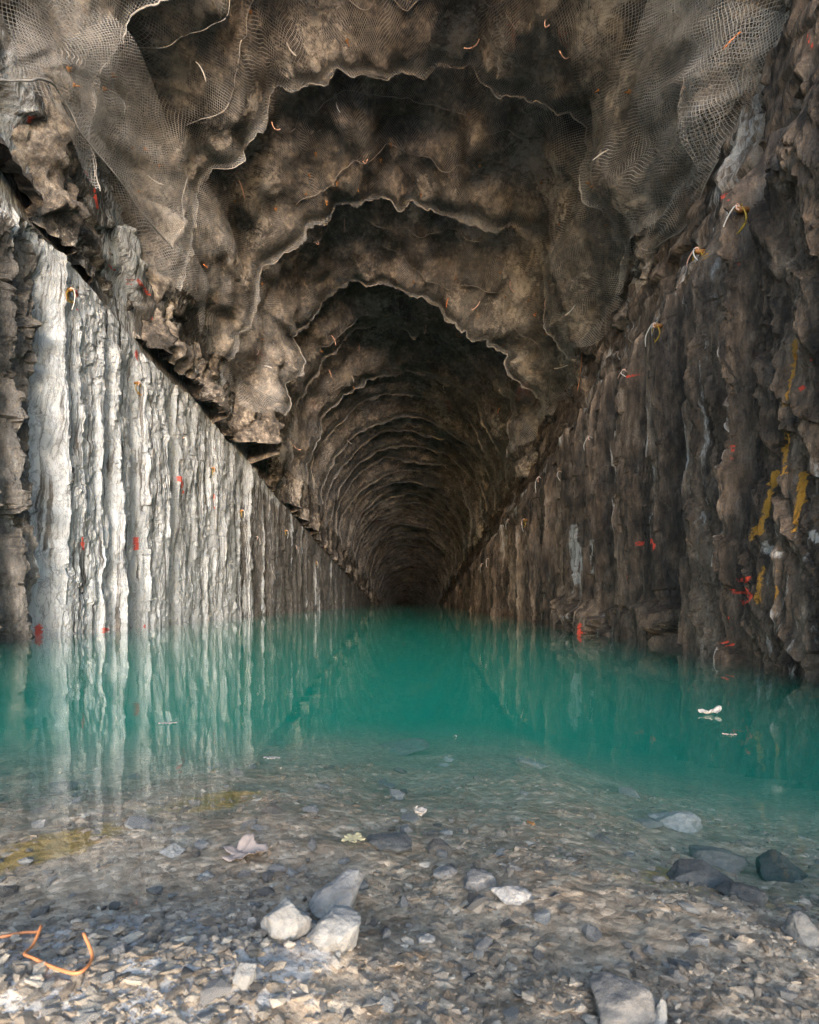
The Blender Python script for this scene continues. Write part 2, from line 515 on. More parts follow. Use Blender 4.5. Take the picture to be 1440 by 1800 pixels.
def wall_grid(side, ys, nb, nbnd):
    """profile points from under the water up the bench, over its top and up the broken band to behind the vault"""
    X, Z = (XL, ZL) if side < 0 else (XR, ZR)
    A = axis(ys)
    zt = A + Z
    s = np.linspace(0, 1, nb)
    s = s ** .9
    Zb = -3.4 + (np.maximum(zt, -2.6)[:, None] + 3.4) * s[None]          # bench face
    Xb = np.full_like(Zb, X)
    if side < 0:
        band = [(XL, ZL), (XL - .03, ZL + .06), (XL - .05, ZL + .16), (XL - .06, 6.3), (-5.06, 6.95), (-5.02, 7.5), (-5.2, 8.2), (-6.4, 9.4)]
    else:
        band = [(XR, ZR), (XR + .20, ZR + .06), (XR + .62, ZR + .20), (3.85, 5.3), (4.1, 6.2), (4.37, 7.1), (4.65, 7.9), (6.0, 9.4)]
    band = np.array(band); L = np.r_[0, np.cumsum(np.hypot(*np.diff(band, axis=0).T))]
    u = np.linspace(0, L[-1], nbnd + 1)[1:]
    bx, bz = np.interp(u, L, band[:, 0]), np.interp(u, L, band[:, 1])
    Zt = A[:, None] + bz[None]; Xt = np.repeat(bx[None], len(ys), 0)
    YG = np.repeat(ys[:, None], nb + nbnd, 1)
    XG = np.concatenate([Xb, Xt], 1); ZG = np.concatenate([Zb, Zt], 1)
    up = np.concatenate([np.zeros((len(ys), nb)), np.ones((len(ys), nbnd))], 1)
    return XG, YG, ZG, up, zt[:, None] + 0 * ZG

# ---- left bench
ysl = rows(2.0, Y_END, 1800, .045, .4, 90, .7)
XG, YG, ZG, UP, ZT = wall_grid(-1, ysl, 330, 130)
lean = YG + .035 * (ZG - 2) + .03 * vn(YG * .6, ZG * .35, 1.2, 71) + .012 * vn(YG * 3, ZG * 1.6, 4, 72)
def ly(px): return -XL * F / (VX - px)      # distance of an image column on the left wall
ex = [ly(q) for q in (42, 84, 93, 196, 243, 300, 310)]
bl = columns(1.5, Y_END + 3, .18, 1.5, 7, ex)
rel = column_relief(lean, ZG, bl, 8, .0, .045, .22, .028)
for px, dp, wd in ((86, .6, .22), (48, .35, .12), (8, .35, .12), (196, .30, .09), (243, .40, .11), (308, .45, .15), (430, .4, .3), (470, .4, .3)):
    rel -= dp * np.exp(-((lean - ly(px)) / wd) ** 2) * (.45 + .55 * sstep(-.6, .4, vn(0.3, ZG * .5, px, 9))) * (1 - .6 * sstep(.75, 1., ZG / ZT))
f1, e1, c1 = facet(XG * .8, lean * 1.3, ZG * .7, 81)
f2, e2, c2 = facet(XG * 2, lean * 3.4, ZG * 2.0, 83)
f3, _, _ = facet(XG * 5, lean * 8, ZG * 5.2, 89)
rough = .026 * fbm(lean * 4.5, ZG * .12, .2, 4, 88, .65) + .02 * f1 + .012 * f2 + .012 * f3 + .075 * fbm(lean * 2.2, ZG * 1.5, 0.3, 6, 85, .62) + .03 * fbm(lean * 5, ZG * 3, 0.7, 4, 86, .6, True)
ribs = np.zeros_like(XG)
rr = random.Random(21)
ribpx = [8, 33, 60, 115, 143, 208, 288, 345, 358, 390, 428, 560, 568]
ribys = [ly(p) for p in ribpx] + [rr.uniform(7, 40) for _ in range(26)]
for q in ribys:
    z0, z1 = rr.uniform(-1, 2.4), rr.uniform(3, 6.5)
    ribs = np.maximum(ribs, np.exp(-((lean - q) / (.032 + .0012 * q)) ** 2) * sstep(z0 - .3, z0, ZG) * (1 - sstep(z1, z1 + .3, ZG)))
bench = 1 - UP
edge_fade = 1 - .75 * sstep(.86, 1.0, ZG / np.maximum(ZT, .2)) * bench
near_rough = 1 - sstep(7.6, 8.2, lean)
dispb = rel * edge_fade + rough * (1 + 1.2 * near_rough) + near_rough * (.09 * f1 + .06 * f2) + .06 * ribs
ff, _, _ = facet(XG * 1.2, YG * 1.0, ZG * 1.3, 91)
fg, _, _ = facet(XG * 3, YG * 2.6, ZG * 3.2, 93)
dispu = -.07 + .13 * ff + .07 * fg + .08 * fbm(XG * 2, YG * 1.8, ZG * 2, 5, 95, .6, True)
edge_wave = .26 * vn(YG * .6, 0.2, 0.4, 97) + .13 * vn(YG * 2.1, .2, .4, 98) + .06 * vn(YG * 6, .2, .4, 99)
flare = 1.5 * np.square(np.clip((3.2 - YG) / 1.2, 0, 1))
X = XG + bench * dispb + UP * dispu * sstep(0, 1.1, np.abs(ZG - ZT) + np.abs(XG - XL)) - flare
Z = ZG + edge_wave * sstep(ZT - 1.2, ZT, ZG) * (1 - .6 * UP) + UP * .03 * fg
Pl = np.stack([X, YG, Z], -1)
PX = VX + X / YG * F; PY = VY - (Z - H) / YG * F
mk = np.zeros(XG.shape + (4,))
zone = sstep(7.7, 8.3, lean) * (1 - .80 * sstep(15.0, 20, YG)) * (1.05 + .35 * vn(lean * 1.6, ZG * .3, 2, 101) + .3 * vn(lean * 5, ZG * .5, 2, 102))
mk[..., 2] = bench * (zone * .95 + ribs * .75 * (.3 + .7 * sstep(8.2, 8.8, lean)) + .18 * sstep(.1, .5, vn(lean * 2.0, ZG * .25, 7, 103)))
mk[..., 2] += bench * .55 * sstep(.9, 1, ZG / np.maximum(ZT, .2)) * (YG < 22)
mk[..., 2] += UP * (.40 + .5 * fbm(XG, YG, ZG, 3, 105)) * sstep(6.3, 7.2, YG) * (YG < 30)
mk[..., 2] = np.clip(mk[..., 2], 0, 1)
mk[..., 3] = np.where(UP > .5, .1, np.clip(1 - zone, 0, 1) * .7)
strokes(mk, PX, PY, 0, [(143, 925, 146, 965, 4, 1), (240, 946, 242, 966, 4, 1), (135, 508, 137, 545, 3, 1), (240, 612, 241, 636, 3, .9),
    (318, 838, 322, 866, 3, 1), (375, 778, 377, 800, 3, .9), (376, 870, 378, 894, 3, 1), (64, 1098, 70, 1116, 7, 1), (178, 1104, 190, 1107, 5, .9),
    (252, 1100, 257, 1102, 5, .9), (164, 326, 172, 366, 4, 1), (48, 190, 54, 222, 4, .9), (60, 290, 66, 330, 4, .7), (130, 396, 138, 432, 4, .85),
    (148, 428, 156, 448, 5, .8), (160, 440, 182, 470, 5, .7), (222, 488, 228, 514, 4, .85), (242, 492, 262, 518, 6, .8), (192, 466, 205, 478, 4, .8),
    (268, 456, 272, 478, 4, .9), (268, 560, 296, 582, 7, .65), (338, 662, 341, 684, 4, 1), (380, 712, 384, 724, 4, .9), (438, 788, 456, 806, 6, .8),
    (600, 985, 603, 1000, 3, .9), (150, 300, 158, 318, 5, .6), (20, 200, 26, 240, 6, .55)])
strokes(mk, PX, PY, 1, [(118, 512, 120, 528, 5, .8), (124, 530, 132, 534, 3, .8), (243, 690, 246, 694, 4, .8), (375, 822, 377, 832, 3, .7), (420, 895, 423, 900, 3, .7)])
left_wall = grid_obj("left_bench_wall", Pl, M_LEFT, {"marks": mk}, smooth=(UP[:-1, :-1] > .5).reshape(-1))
tag(left_wall, kind="structure")

# ---- right bench
ysr = rows(1.6, Y_END, 1060, .02, .4, 90, .7)
XG, YG, ZG, UP, ZT = wall_grid(1, ysr, 330, 100)
def ry(px): return XR * F / (px - VX)
lean = YG + .02 * (ZG - 2) + .025 * vn(YG * .7, ZG * .4, 1.2, 171) + .010 * vn(YG * 4, ZG * 1.6, 4, 172)
butt = 1 - sstep(5.35, 5.6, YG + .04 * vn(0.1, ZG * 1.2, 3, 170))       # buttress of folded layers near the mouth
ex = [ry(q) for q in (1012, 1062, 1085, 1128, 1160, 1198, 1235, 1262)]
br = columns(1.2, Y_END + 3, .18, .62, 17, ex)
rel = column_relief(lean, ZG, br, 18, .10, .20, .5, .06, .9)
for px, dp, wd in ((1210, 1.1, .24), (1240, .5, .10), (1165, .6, .13), (1078, .55, .17), (1128, .4, .10), (1030, .4, .14), (1000, .45, .2), (940, .4, .22), (885, .4, .3), (1390, .35, .07), (1325, .3, .06)):
    rel -= 1.7 * dp * np.exp(-((lean - ry(px)) / wd) ** 4) * (.45 + .55 * sstep(-.7, .3, vn(0.3, ZG * .6, px, 109)))
f1, e1, c1 = facet(XG, lean * 1.8, ZG * .8, 181)
f2, e2, c2 = facet(XG * 2, lean * 5.0, ZG * .7, 183)
f3, _, _ = facet(XG * 5, lean * 11, ZG * 2.2, 189)
rough = .06 * fbm(lean * 5.5, ZG * .12, .2, 4, 188, .65) + .03 * f1 + .035 * f2 + .028 * f3 + .06 * fbm(lean * 3.4, ZG * 1.5, 0.3, 6, 185, .62, True)
q1 = YG * .86 - ZG * .5; q2 = YG * .5 + ZG * .86                          # layers dipping across the buttress
lay = .10 * fbm(q1 * 4.5, q2 * .5, .3, 5, 186, .62, True) + .05 * facet(q1 * 4, q2 * .9, .4, 187)[0] - .18 * np.exp(-((lean - ry(1388)) / .07) ** 2) - .16 * np.exp(-((lean - ry(1330)) / .06) ** 2)
ribs = np.zeros_like(XG)
rr = random.Random(33)
ribpx = [1107, 1087, 1150, 1170, 1252, 1322, 1290, 1040, 1128, 1365, 1003, 985, 962, 940, 905, 880]
for q in [ry(p) for p in ribpx] + [rr.uniform(5, 24) for _ in range(16)]:
    z0, z1 = rr.uniform(-1, 1.6), rr.uniform(2.2, 5)
    ribs = np.maximum(ribs, np.exp(-((lean - q) / (.014 + .0022 * q)) ** 2) * sstep(z0 - .3, z0, ZG) * (1 - sstep(z1, z1 + .3, ZG)))
bench = 1 - UP
edge_fade = 1 - .75 * sstep(.84, 1.0, ZG / np.maximum(ZT, .2)) * bench
ft, fe, fc = facet(0.4, YG * 1.5 + .35 * ZG, ZG * 1.1 + 5, 192)
footm = (1 - sstep(.42, .62, ZG + .22 * vn(YG * 2.1, 0.3, 0.1, 191) + .30 * (fc - .5))) * sstep(6.0, 6.3, YG) * (1 - sstep(10.5, 13, YG))
foot = footm * (.26 + .16 * ft + .05 * fbm(YG * 4, ZG * 4, .2, 4, 194, .6, True) - .16 * (1 - sstep(0, .10, fe)))
dispb = (rel * (1 - .35 * butt) + rough * (1 - .3 * butt) + butt * (lay + .22)) * edge_fade + .045 * ribs
dispb = dispb * (1 - .85 * footm) + foot
ff, _, _ = facet(XG * 1.6, YG * 1.5, ZG * 1.6, 191)
fg, _, _ = facet(XG * 4, YG * 3.8, ZG * 4, 193)
dispu = .15 * ff + .07 * fg + .08 * fbm(XG * 2, YG * 2.2, ZG * 2, 5, 195, .6, True)
edge_wave = .16 * vn(YG * .9, 0.2, 0.4, 197) + .10 * vn(YG * 3.0, .2, .4, 198) + .05 * vn(YG * 8, .2, .4, 199)
flare = 1.5 * np.square(np.clip((2.6 - YG) / 1.0, 0, 1))
X = XG - bench * dispb - UP * dispu * sstep(0, .7, np.abs(ZG - ZT) + np.abs(XG - XR)) + flare
Z = ZG + edge_wave * sstep(ZT - 1.0, ZT, ZG) * (1 - .6 * UP) + UP * .03 * fg
Pr = np.stack([X, YG, Z], -1)
PX = VX + X / YG * F; PY = VY - (Z - H) / YG * F
mk = np.zeros(XG.shape + (4,))
mk[..., 2] = bench * (ribs * .5 + .28 * sstep(.25, .6, vn(lean * 2.2, ZG * .3, 7, 203)) + .5 * np.clip(foot * 2, 0, 1) * sstep(-.2, .5, vn(YG * 3, ZG * 3, 1, 204)))
mk[..., 2] += bench * .34 * sstep(.94, 1, ZG / np.maximum(ZT, .2))
mk[..., 2] += UP * (.24 + .5 * fbm(XG, YG, ZG, 3, 205))
strokes(mk, PX, PY, 2, [(1012, 925, 1016, 1000, 10, .9), (1010, 1000, 1003, 1040, 7, .7), (1040, 950, 1042, 1010, 5, .7), (1430, 940, 1440, 950, 14, .8), (1345, 955, 1360, 975, 10, .7)])
mk[..., 2] = np.clip(mk[..., 2], 0, 1)
mk[..., 3] = np.where(UP > .5, .3, 1.0)
strokes(mk, PX, PY, 0, [(1290, 1015, 1288, 1045, 3, 1), (1300, 1012, 1318, 1018, 3, 1), (1318, 1018, 1305, 1034, 3, 1), (1308, 1034, 1322, 1050, 3, 1),
    (1322, 1050, 1306, 1064, 3, 1), (1296, 1038, 1300, 1062, 3, 1), (1312, 1020, 1313, 1064, 2.5, .9), (1275, 1128, 1290, 1134, 4, 1), (1280, 1085, 1286, 1108, 3, .7),
    (1017, 1096, 1018, 1116, 5, 1), (1144, 950, 1150, 966, 5, .85), (1126, 952, 1128, 962, 3, .8), (1287, 772, 1289, 820, 3, .85), (1425, 632, 1430, 656, 5, .9),
    (1408, 680, 1412, 690, 5, .8), (1296, 440, 1298, 476, 3, .8), (1104, 660, 1106, 676, 3, .8), (1420, 64, 1426, 80, 6, .8), (1268, 346, 1276, 352, 4, .8),
    (1398, 620, 1401, 634, 4, .6), (1100, 1008, 1101, 1016, 4, .6)], 1.0)
strokes(mk, PX, PY, 1, [(1362, 830, 1355, 870, 6, 1), (1350, 880, 1336, 935, 8, .9), (1412, 835, 1408, 880, 9, 1), (1402, 890, 1396, 945, 7, .85), (1400, 600, 1392, 660, 7, .8),
    (1388, 670, 1376, 730, 6, .7), (1366, 1000, 1364, 1060, 3, .8), (1308, 378, 1320, 360, 5, .9), (1234, 442, 1240, 452, 5, .9), (1328, 930, 1322, 945, 8, .7), (1385, 760, 1378, 830, 6, .8), (1340, 1000, 1330, 1060, 9, .6)], 1.35)
right_wall = grid_obj("right_bench_wall", Pr, M_RIGHT, {"marks": mk}, flip=True, smooth=(UP[:-1, :-1] > .5).reshape(-1))
tag(right_wall, kind="structure")

# ------------------------------------------------------------------ hill round the tunnel (keeps the sky out)
prof = [(-6.2, -4), (-6.2, 6), (-6.0, 8.6), (-5.0, 11), (-2.8, 12.6), (-.3, 13.1), (2.2, 12.6), (4.4, 11), (5.4, 8.6), (5.4, 6), (4.6, 4.6), (4.2, -4)]
outer = [(-60, -4), (-60, 10), (-48, 18), (-30, 24), (-12, 27), (0, 28), (12, 27), (30, 24), (48, 18), (60, 14), (60, 6), (60, -4)]
V, Fc = [], []
n = len(prof)
for (x, z), yy in [(q, 3.1) for q in prof] + [(q, 9.0) for q in outer] + [(q, 190) for q in outer]:
    V.append((x, yy if z > 5 or yy > 5 else 2.6, z))
for i in range(n - 1):
    Fc += [(i, i + 1, n + i + 1, n + i), (n + i, n + i + 1, 2 * n + i + 1, 2 * n + i)]
Fc.append(tuple(range(2 * n, 3 * n)))
me = bpy.data.meshes.new("hillside"); me.from_pydata(V, [], Fc); me.materials.append(M_HILL)
tag(link(bpy.data.objects.new("hillside", me)), kind="structure")

# ------------------------------------------------------------------ bed, shore and ground
def shore(x):
    return .67 + .17 * sstep(.02, .32, -x) + .07 * vn(x * 3.0, .2, .7, 301) + .03 * vn(x * 9, .3, .7, 302)

def ground_z(x, y, fine=True):
    x = np.asarray(x, float); y = np.asarray(y, float)
    t = y - shore(np.clip(x, -2, 2))
    dry = .035 * np.clip(-t, 0, .5) + .012 * np.clip(-t - .5, 0, None)
    heap = .05 * np.exp(-((x + .42) / .24) ** 2 - ((y - .66) / .17) ** 2) + .02 * np.exp(-((x + .1) / .12) ** 2 - ((y - .76) / .10) ** 2)
    tt = np.clip(t, 0, None)
    wet = -.02 * tt - .085 * (np.sqrt((tt - .55) ** 2 + .09) + tt - .55) + .085 * (math.sqrt(.55 ** 2 + .09) - .55)
    right = -.11 * sstep(.2, .95, x - .15 * (y - 1)) * sstep(.12, .7, t) - .15 * sstep(.5, 2.4, x) * sstep(.3, 1.8, t)
    leftd = -.05 * sstep(.5, 1.2, -x) * sstep(.2, 1.2, t)
    z = np.maximum(dry + heap + wet + right + leftd, -2.7 + 0 * x) + .004
    z = z + .012 * vn(x * 4, y * 4, 0.1, 311) + .006 * vn(x * 11, y * 11, .2, 312)
    if fine:
        f, e, c = facet(x * 16, y * 16, 0.5 + 0 * x, 313)
        z = z + .0025 * f * (np.abs(t) < 3) + .006 * fbm(x * 22, y * 22, 0 * x, 4, 315, .6)
    return z

def axis_pts(segs):
    out = []
    for a, b, s in segs: out += list(np.arange(a, b - s * .5, s))
    return np.array(out + [segs[-1][1]])
gx = axis_pts([(-150, -30, 20), (-30, -8, 2.2), (-8, -3, .25), (-3, -1.2, .03), (-1.2, 1.2, .008), (1.2, 3, .03), (3, 8, .25), (8, 30, 2.2), (30, 150, 20)])
gy = axis_pts([(-150, -30, 20), (-30, -4, 2), (-4, 0, .25), (0, .5, .03), (.5, 1.4, .0065), (1.4, 2.4, .012), (2.4, 4, .03), (4, 9, .12), (9, 30, 1.2), (30, 180, 12)])
GX, GY = np.meshgrid(gx, gy, indexing='ij')
GZ = ground_z(GX, GY)
mk = np.zeros(GX.shape + (4,))
mk[..., 1] = .9 * np.exp(-((GX + .72 - (GY - 1.2) * .55) / .10) ** 2) * sstep(.95, 1.1, GY) * (1 - sstep(1.55, 1.8, GY)) * (.7 + .6 * vn(GX * 6, GY * 6, 0, 321))
mk[..., 1] = np.maximum(mk[..., 1], .7 * np.exp(-((GX - .55) / .22) ** 2 - ((GY - 1.08) / .14) ** 2))
mk[..., 2] = sstep(.01, .04, GZ) * .8
mk[..., 3] = 1 - sstep(.004, .03, GZ)
ground = grid_obj("ground", np.stack([GX, GY, GZ], -1), M_BED, {"marks": np.clip(mk, 0, 1)})
tag(ground, kind="structure")

# water: one closed body, its lower side under the bed
xs = np.linspace(-7.5, 6.5, 8); yw = np.r_[np.linspace(.25, 6, 8), np.linspace(12, 176, 12)]
bm = bmesh.new()
bmesh.ops.create_cube(bm, size=1)
for v in bm.verts:
    v.co = Vector(((-7.5, 6.5)[v.co.x > 0], (.2, 176)[v.co.y > 0], (-4.0, 0)[v.co.z > 0]))
me = bpy.data.meshes.new("water"); bm.to_mesh(me); bm.free(); me.materials.append(M_WATER)
tag(link(bpy.data.objects.new("water", me)), kind="structure")

# ------------------------------------------------------------------ netting over the vault, one sheet for each round
def smooth2(a, n, wrap=False):
    for _ in range(n):
        b = np.pad(a, ((1, 1), (0, 0)), mode='edge'); a = (b[:-2] + 2 * b[1:-1] + b[2:]) / 4
        b = np.pad(a, ((0, 0), (1, 1)), mode='edge'); a = (b[:, :-2] + 2 * b[:, 1:-1] + b[:, 2:]) / 4
    return a
def maxf(a, n):
    for _ in range(n):
        b = np.pad(a, ((1, 1), (0, 0)), mode='edge'); a = np.maximum(np.maximum(b[:-2], b[1:-1]), b[2:])
        b = np.pad(a, ((0, 0), (1, 1)), mode='edge'); a = np.maximum(np.maximum(b[:, :-2], b[:, 1:-1]), b[:, 2:])
    return a

ORD = ["first", "second", "third", "fourth", "fifth", "sixth", "seventh", "eighth", "ninth", "tenth", "eleventh", "twelfth", "thirteenth", "fourteenth",
       "fifteenth", "sixteenth", "seventeenth", "eighteenth", "nineteenth", "twentieth"]
NETLOOK = ["slack torn dark wire net", "sagging grey wire net with torn lower corner", "wire net with a curled loose hem", "wire net with scalloped drooping hem",
           "wire net hanging over the deepest dark step", "wire net drawn tight over rounded rock", "brown wire net with ragged hem", "grey wire net with fraying hem",
           "wire net with narrow wavy hem", "dull wire net with broken hem line", "thin grey wire net sheet", "faint brown wire net sheet"]
N_ROUND = 61
net_pts = {}
for k in range(0, N_ROUND):
    near = k < 7; mid = k < 18
    nt, nv, nf = (320, 34, 6) if near else ((170, 13, 4) if mid else (90, 7, 3))
    rk = np.random.RandomState(500 + k)
    t0 = -.03 + .05 * rk.rand(); t1 = math.pi + .03 - .05 * rk.rand()
    th = np.linspace(t0, t1, nt)
    a = lip_y(k, th) - .25; b = lip_y(k + 1, th) - .01
    u = np.linspace(0, 1, nv)
    Yn = a[:, None] + (b - a)[:, None] * u[None]; Tn = np.repeat(th[:, None], nv, 1)
    own = np.where(Yn < lip_y(k, Tn) + .02, lip_y(k, Tn) + .02, Yn)
    ri = vault_in(Tn, own, fine=near)
    ni = smooth2(maxf(ri, 2 if near else 1), 4 if near else 1) + .035
    ni += (.05 if near else .03) * (1 + vn(Tn * 9, Yn * 2.1, k, 401))
    sv = [.36 + .10 * vn(th * 1.9, k, .3, 411) + .03 * vn(th * 9, k, .3, 412), .70 + .09 * vn(th * 2.3, k, .9, 413) + .03 * vn(th * 10, k, .9, 414)]
    if near:
        for s_ in sv:
            w = u[None] - s_[:, None]
            am = (.16 * sstep(-.5, .6, vn(th * 1.7, k, s_.mean() * 9, 415)) * (.6 + .6 * np.abs(vn(th * 8, k, .1, 416))))[:, None]
            ni += am * np.where(w < 0, np.exp(w / .12), np.exp(-w / .022))
    # lower edges pull away from the rock into points
    tear = np.exp(-((Tn - t0) / .05) ** 2) + np.exp(-((Tn - t1) / .05) ** 2)
    ni += .10 * tear * (1 + vn(0.3, Yn * 1.5, k, 402))
    dth = tear * .10 * vn(.7, Yn * 1.1, k, 403)
    dth = dth * np.where(Tn < 1.5, -1, 1)
    Pn = arch(Tn + dth, Yn, ni)
    # hem hanging free past the end of the round
    sc = np.abs(vn(th * 5.2, k * 1.7, .4, 405)) ** .7 * .20 + .16 * sstep(.1, .8, vn(th * 2.3, k * 2.9, .8, 406)) + .03
    sc = sc * (.36 if near else .3)
    last = Pn[:, -1]
    rad = np.stack([-np.cos(th), 0 * th, -np.sin(th)], -1)
    rag = .05 * vn(th * 30, k, .4, 408) + .025 * vn(th * 80, k, .4, 409)
    flap = []
    for j in range(1, nf + 1):
        q = j / nf
        wob = .06 * vn(th * 14, k, q * 2, 407)
        dirv = rad * (.9 * q) + np.array([0, .55 * q * (1 - .5 * q), 0]) + np.array([0, 0, -.35 * q * q])
        pt = last + dirv * (sc + rag * q)[:, None]
        pt[:, 1] += wob * q
        flap.append(pt)
    Pa = np.concatenate([Pn, np.stack(flap, 1)], 1)
    # netting coordinates in metres
    arc = th * 4.5
    U = np.repeat(arc[:, None], Pa.shape[1], 1)
    seg = np.linalg.norm(np.diff(Pa, axis=1), axis=2)
    Vv = np.concatenate([np.zeros((nt, 1)), np.cumsum(seg, 1)], 1)
    Vv = Vv - Vv[:, nv - 1:nv] * .0
    root = tag(bpy.data.objects.new("wire_net", None),
               (ORD[k] + " net round from the tunnel mouth, " + (NETLOOK[k] if k < 12 else "thin dull brown net")) if k < 20 else "brown wire net round with thin hem deep inside the tunnel",
               "net", "wire net rounds lining the tunnel vault")
    base = Vector((CX, float(a.mean()), float(axis(a.mean()) + CZ)))
    root.location = base
    link(root)
    off = np.array(base)
    sheet = grid_obj("mesh_sheet", Pa - off, M_NET, {"net_uv": np.stack([U, Vv, 0 * U], -1)}, parent=root)
    hp = Pa[:, -1] - off
    m2 = max(1, nt // (320 if near else 170))
    hm = tube_mesh("hem", hp, (.0015 + .012 * np.clip(vn(th * 5, k, 1, 419) + .25, 0, 1) + .003 * np.abs(vn(th * 17, k, 1, 410))) if near else .010, M_HEM, 5 if near else 4)
    link(bpy.data.objects.new("hem", hm), root)
    if near:                                    # seams where two widths of net are laced together
        for q, s_ in enumerate(sv):
            ii = np.clip(s_ * (nv - 1), 0, nv - 1.001); i0 = ii.astype(int); fr = (ii - i0)[:, None]
            line = Pa[np.arange(nt), i0] * (1 - fr) + Pa[np.arange(nt), i0 + 1] * fr - off + rad * .012
            jj = rk.randint(10, 120); sl = slice(jj, jj + rk.randint(110, 190))
            link(bpy.data.objects.new("seam", tube_mesh("seam", line[sl], .004 + .008 * np.abs(vn(th[sl] * 15, k, q, 417)), M_HEM, 4)), root)
    net_pts[k] = (th, Pa[:, :nv])

# ------------------------------------------------------------------ loose nets hanging off the lower edges of the vault
def loose_net(low, high, label, seed, fold):
    """a sheet between its free lower edge and the line where it is pinned; both given as (px, py, distance)"""
    def P3(q): return [((px - VX) * dy / F, dy, H + (VY - py) * dy / F) for px, py, dy in q]
    n, m = 90, 34
    A = smooth_path(P3(low), n); B = smooth_path(P3(high), n)
    w = np.linspace(0, 1, m)[None, :, None]
    G = A[:, None] * (1 - w) + B[:, None] * w
    a = np.linspace(0, 1, n)[:, None] + 0 * w[..., 0]; b = w[..., 0] + 0 * a
    amp = np.sin(np.pi * np.clip(b, 0, 1)) * .75 + .25 * (1 - b)
    dn = amp * (fold * vn(a * 3 + b * 2.2, b * 1.4, .3, seed) + .5 * fold * vn(a * 9 - b * 5, b * 3, .7, seed + 1))
    side = -1 if A[0, 0] < 0 else 1
    G[..., 0] -= side * dn
    G[..., 2] -= .12 * np.sin(np.pi * b) + .04 * (1 - b) * vn(a * 14, .2, .3, seed + 2)
    base = Vector(G[0, 0])
    root = link(bpy.data.objects.new("loose_net", None)); root.location = base
    tag(root, label, "net")
    U = np.concatenate([np.zeros((1, m)), np.cumsum(np.linalg.norm(np.diff(G, axis=0), axis=2), 0)], 0)
    Vv = np.concatenate([np.zeros((n, 1)), np.cumsum(np.linalg.norm(np.diff(G, axis=1), axis=2), 1)], 1)
    Gb = G - np.array(base)
    grid_obj("mesh_sheet", Gb, M_NET, {"net_uv": np.stack([U, Vv, 0 * U], -1)}, parent=root)
    link(bpy.data.objects.new("hem", tube_mesh("hem", Gb[:, 0], .008 + .010 * np.abs(vn(np.linspace(0, 1, n) * 12, .1, .1, seed)), M_HEM, 6)), root)
    link(bpy.data.objects.new("hem", tube_mesh("hem", Gb[-1], .006, M_HEM, 5)), root)
loose_net([(-20, 150, 6.3), (40, 138, 6.8), (98, 158, 7.3), (150, 240, 7.9), (225, 335, 8.9), (308, 440, 10.4)],
          [(60, -60, 7.4), (150, -10, 7.8), (230, 60, 8.2), (270, 150, 8.9), (302, 240, 9.7), (330, 312, 10.5)],
          "large slack grey net with a rolled edge drooping over the rock above the pale bench", 451, .22)
loose_net([(1450, 40, 5.9), (1385, 130, 6.4), (1322, 205, 7.0), (1262, 292, 7.7), (1212, 385, 8.5), (1142, 440, 9.7)],
          [(1160, -60, 8.0), (1120, 60, 8.3), (1118, 150, 8.7), (1126, 240, 9.0), (1134, 330, 9.4), (1138, 425, 9.8)],
          "large net folded over a rock bulge above the dark wet bench", 461, .30)

# ------------------------------------------------------------------ anchor pins and tube ends on the net
rr = random.Random(77)
def pin_mesh():
    bm = bmesh.new()
    bmesh.ops.create_cone(bm, cap_ends=True, segments=7, radius1=.055, radius2=.040, depth=.02, matrix=Matrix.Translation((0, 0, .01)))
    bmesh.ops.create_cone(bm, cap_ends=True, segments=6, radius1=.018, radius2=.014, depth=.10, matrix=Matrix.Translation((0, 0, .06)))
    me = bpy.data.meshes.new("anchor_pin"); bm.to_mesh(me); bm.free(); me.materials.append(M_PIN)
    return me
pinm = pin_mesh()
def net_point(k, iu, iv):
    th, Pn = net_pts[k]
    i = int(iu * (len(th) - 1)); j = int(iv * (Pn.shape[1] - 1))
    p = Vector(Pn[i, j]); nrm = Vector((-math.cos(th[i]), -.15, -math.sin(th[i]))).normalized()
    return p, nrm
for i in range(150):
    k = min(int(rr.expovariate(1 / 4.5)), 15)
    p, nrm = net_point(k, rr.uniform(.03, .97), rr.uniform(.15, .95))
    o = link(bpy.data.objects.new("anchor_pin", pinm))
    o.location = p + nrm * .004
    o.rotation_euler = (nrm + Vector((rr.uniform(-.4, .4), rr.uniform(-.4, .4), rr.uniform(-.4, .4)))).to_track_quat('Z', 'Y').to_euler()
    s = rr.uniform(.35, .75); o.scale = (s, s, s * rr.uniform(.8, 1.5))
    tag(o, "small rusty orange anchor pin holding the wire net to the vault", "pin", "orange pins on the vault net")

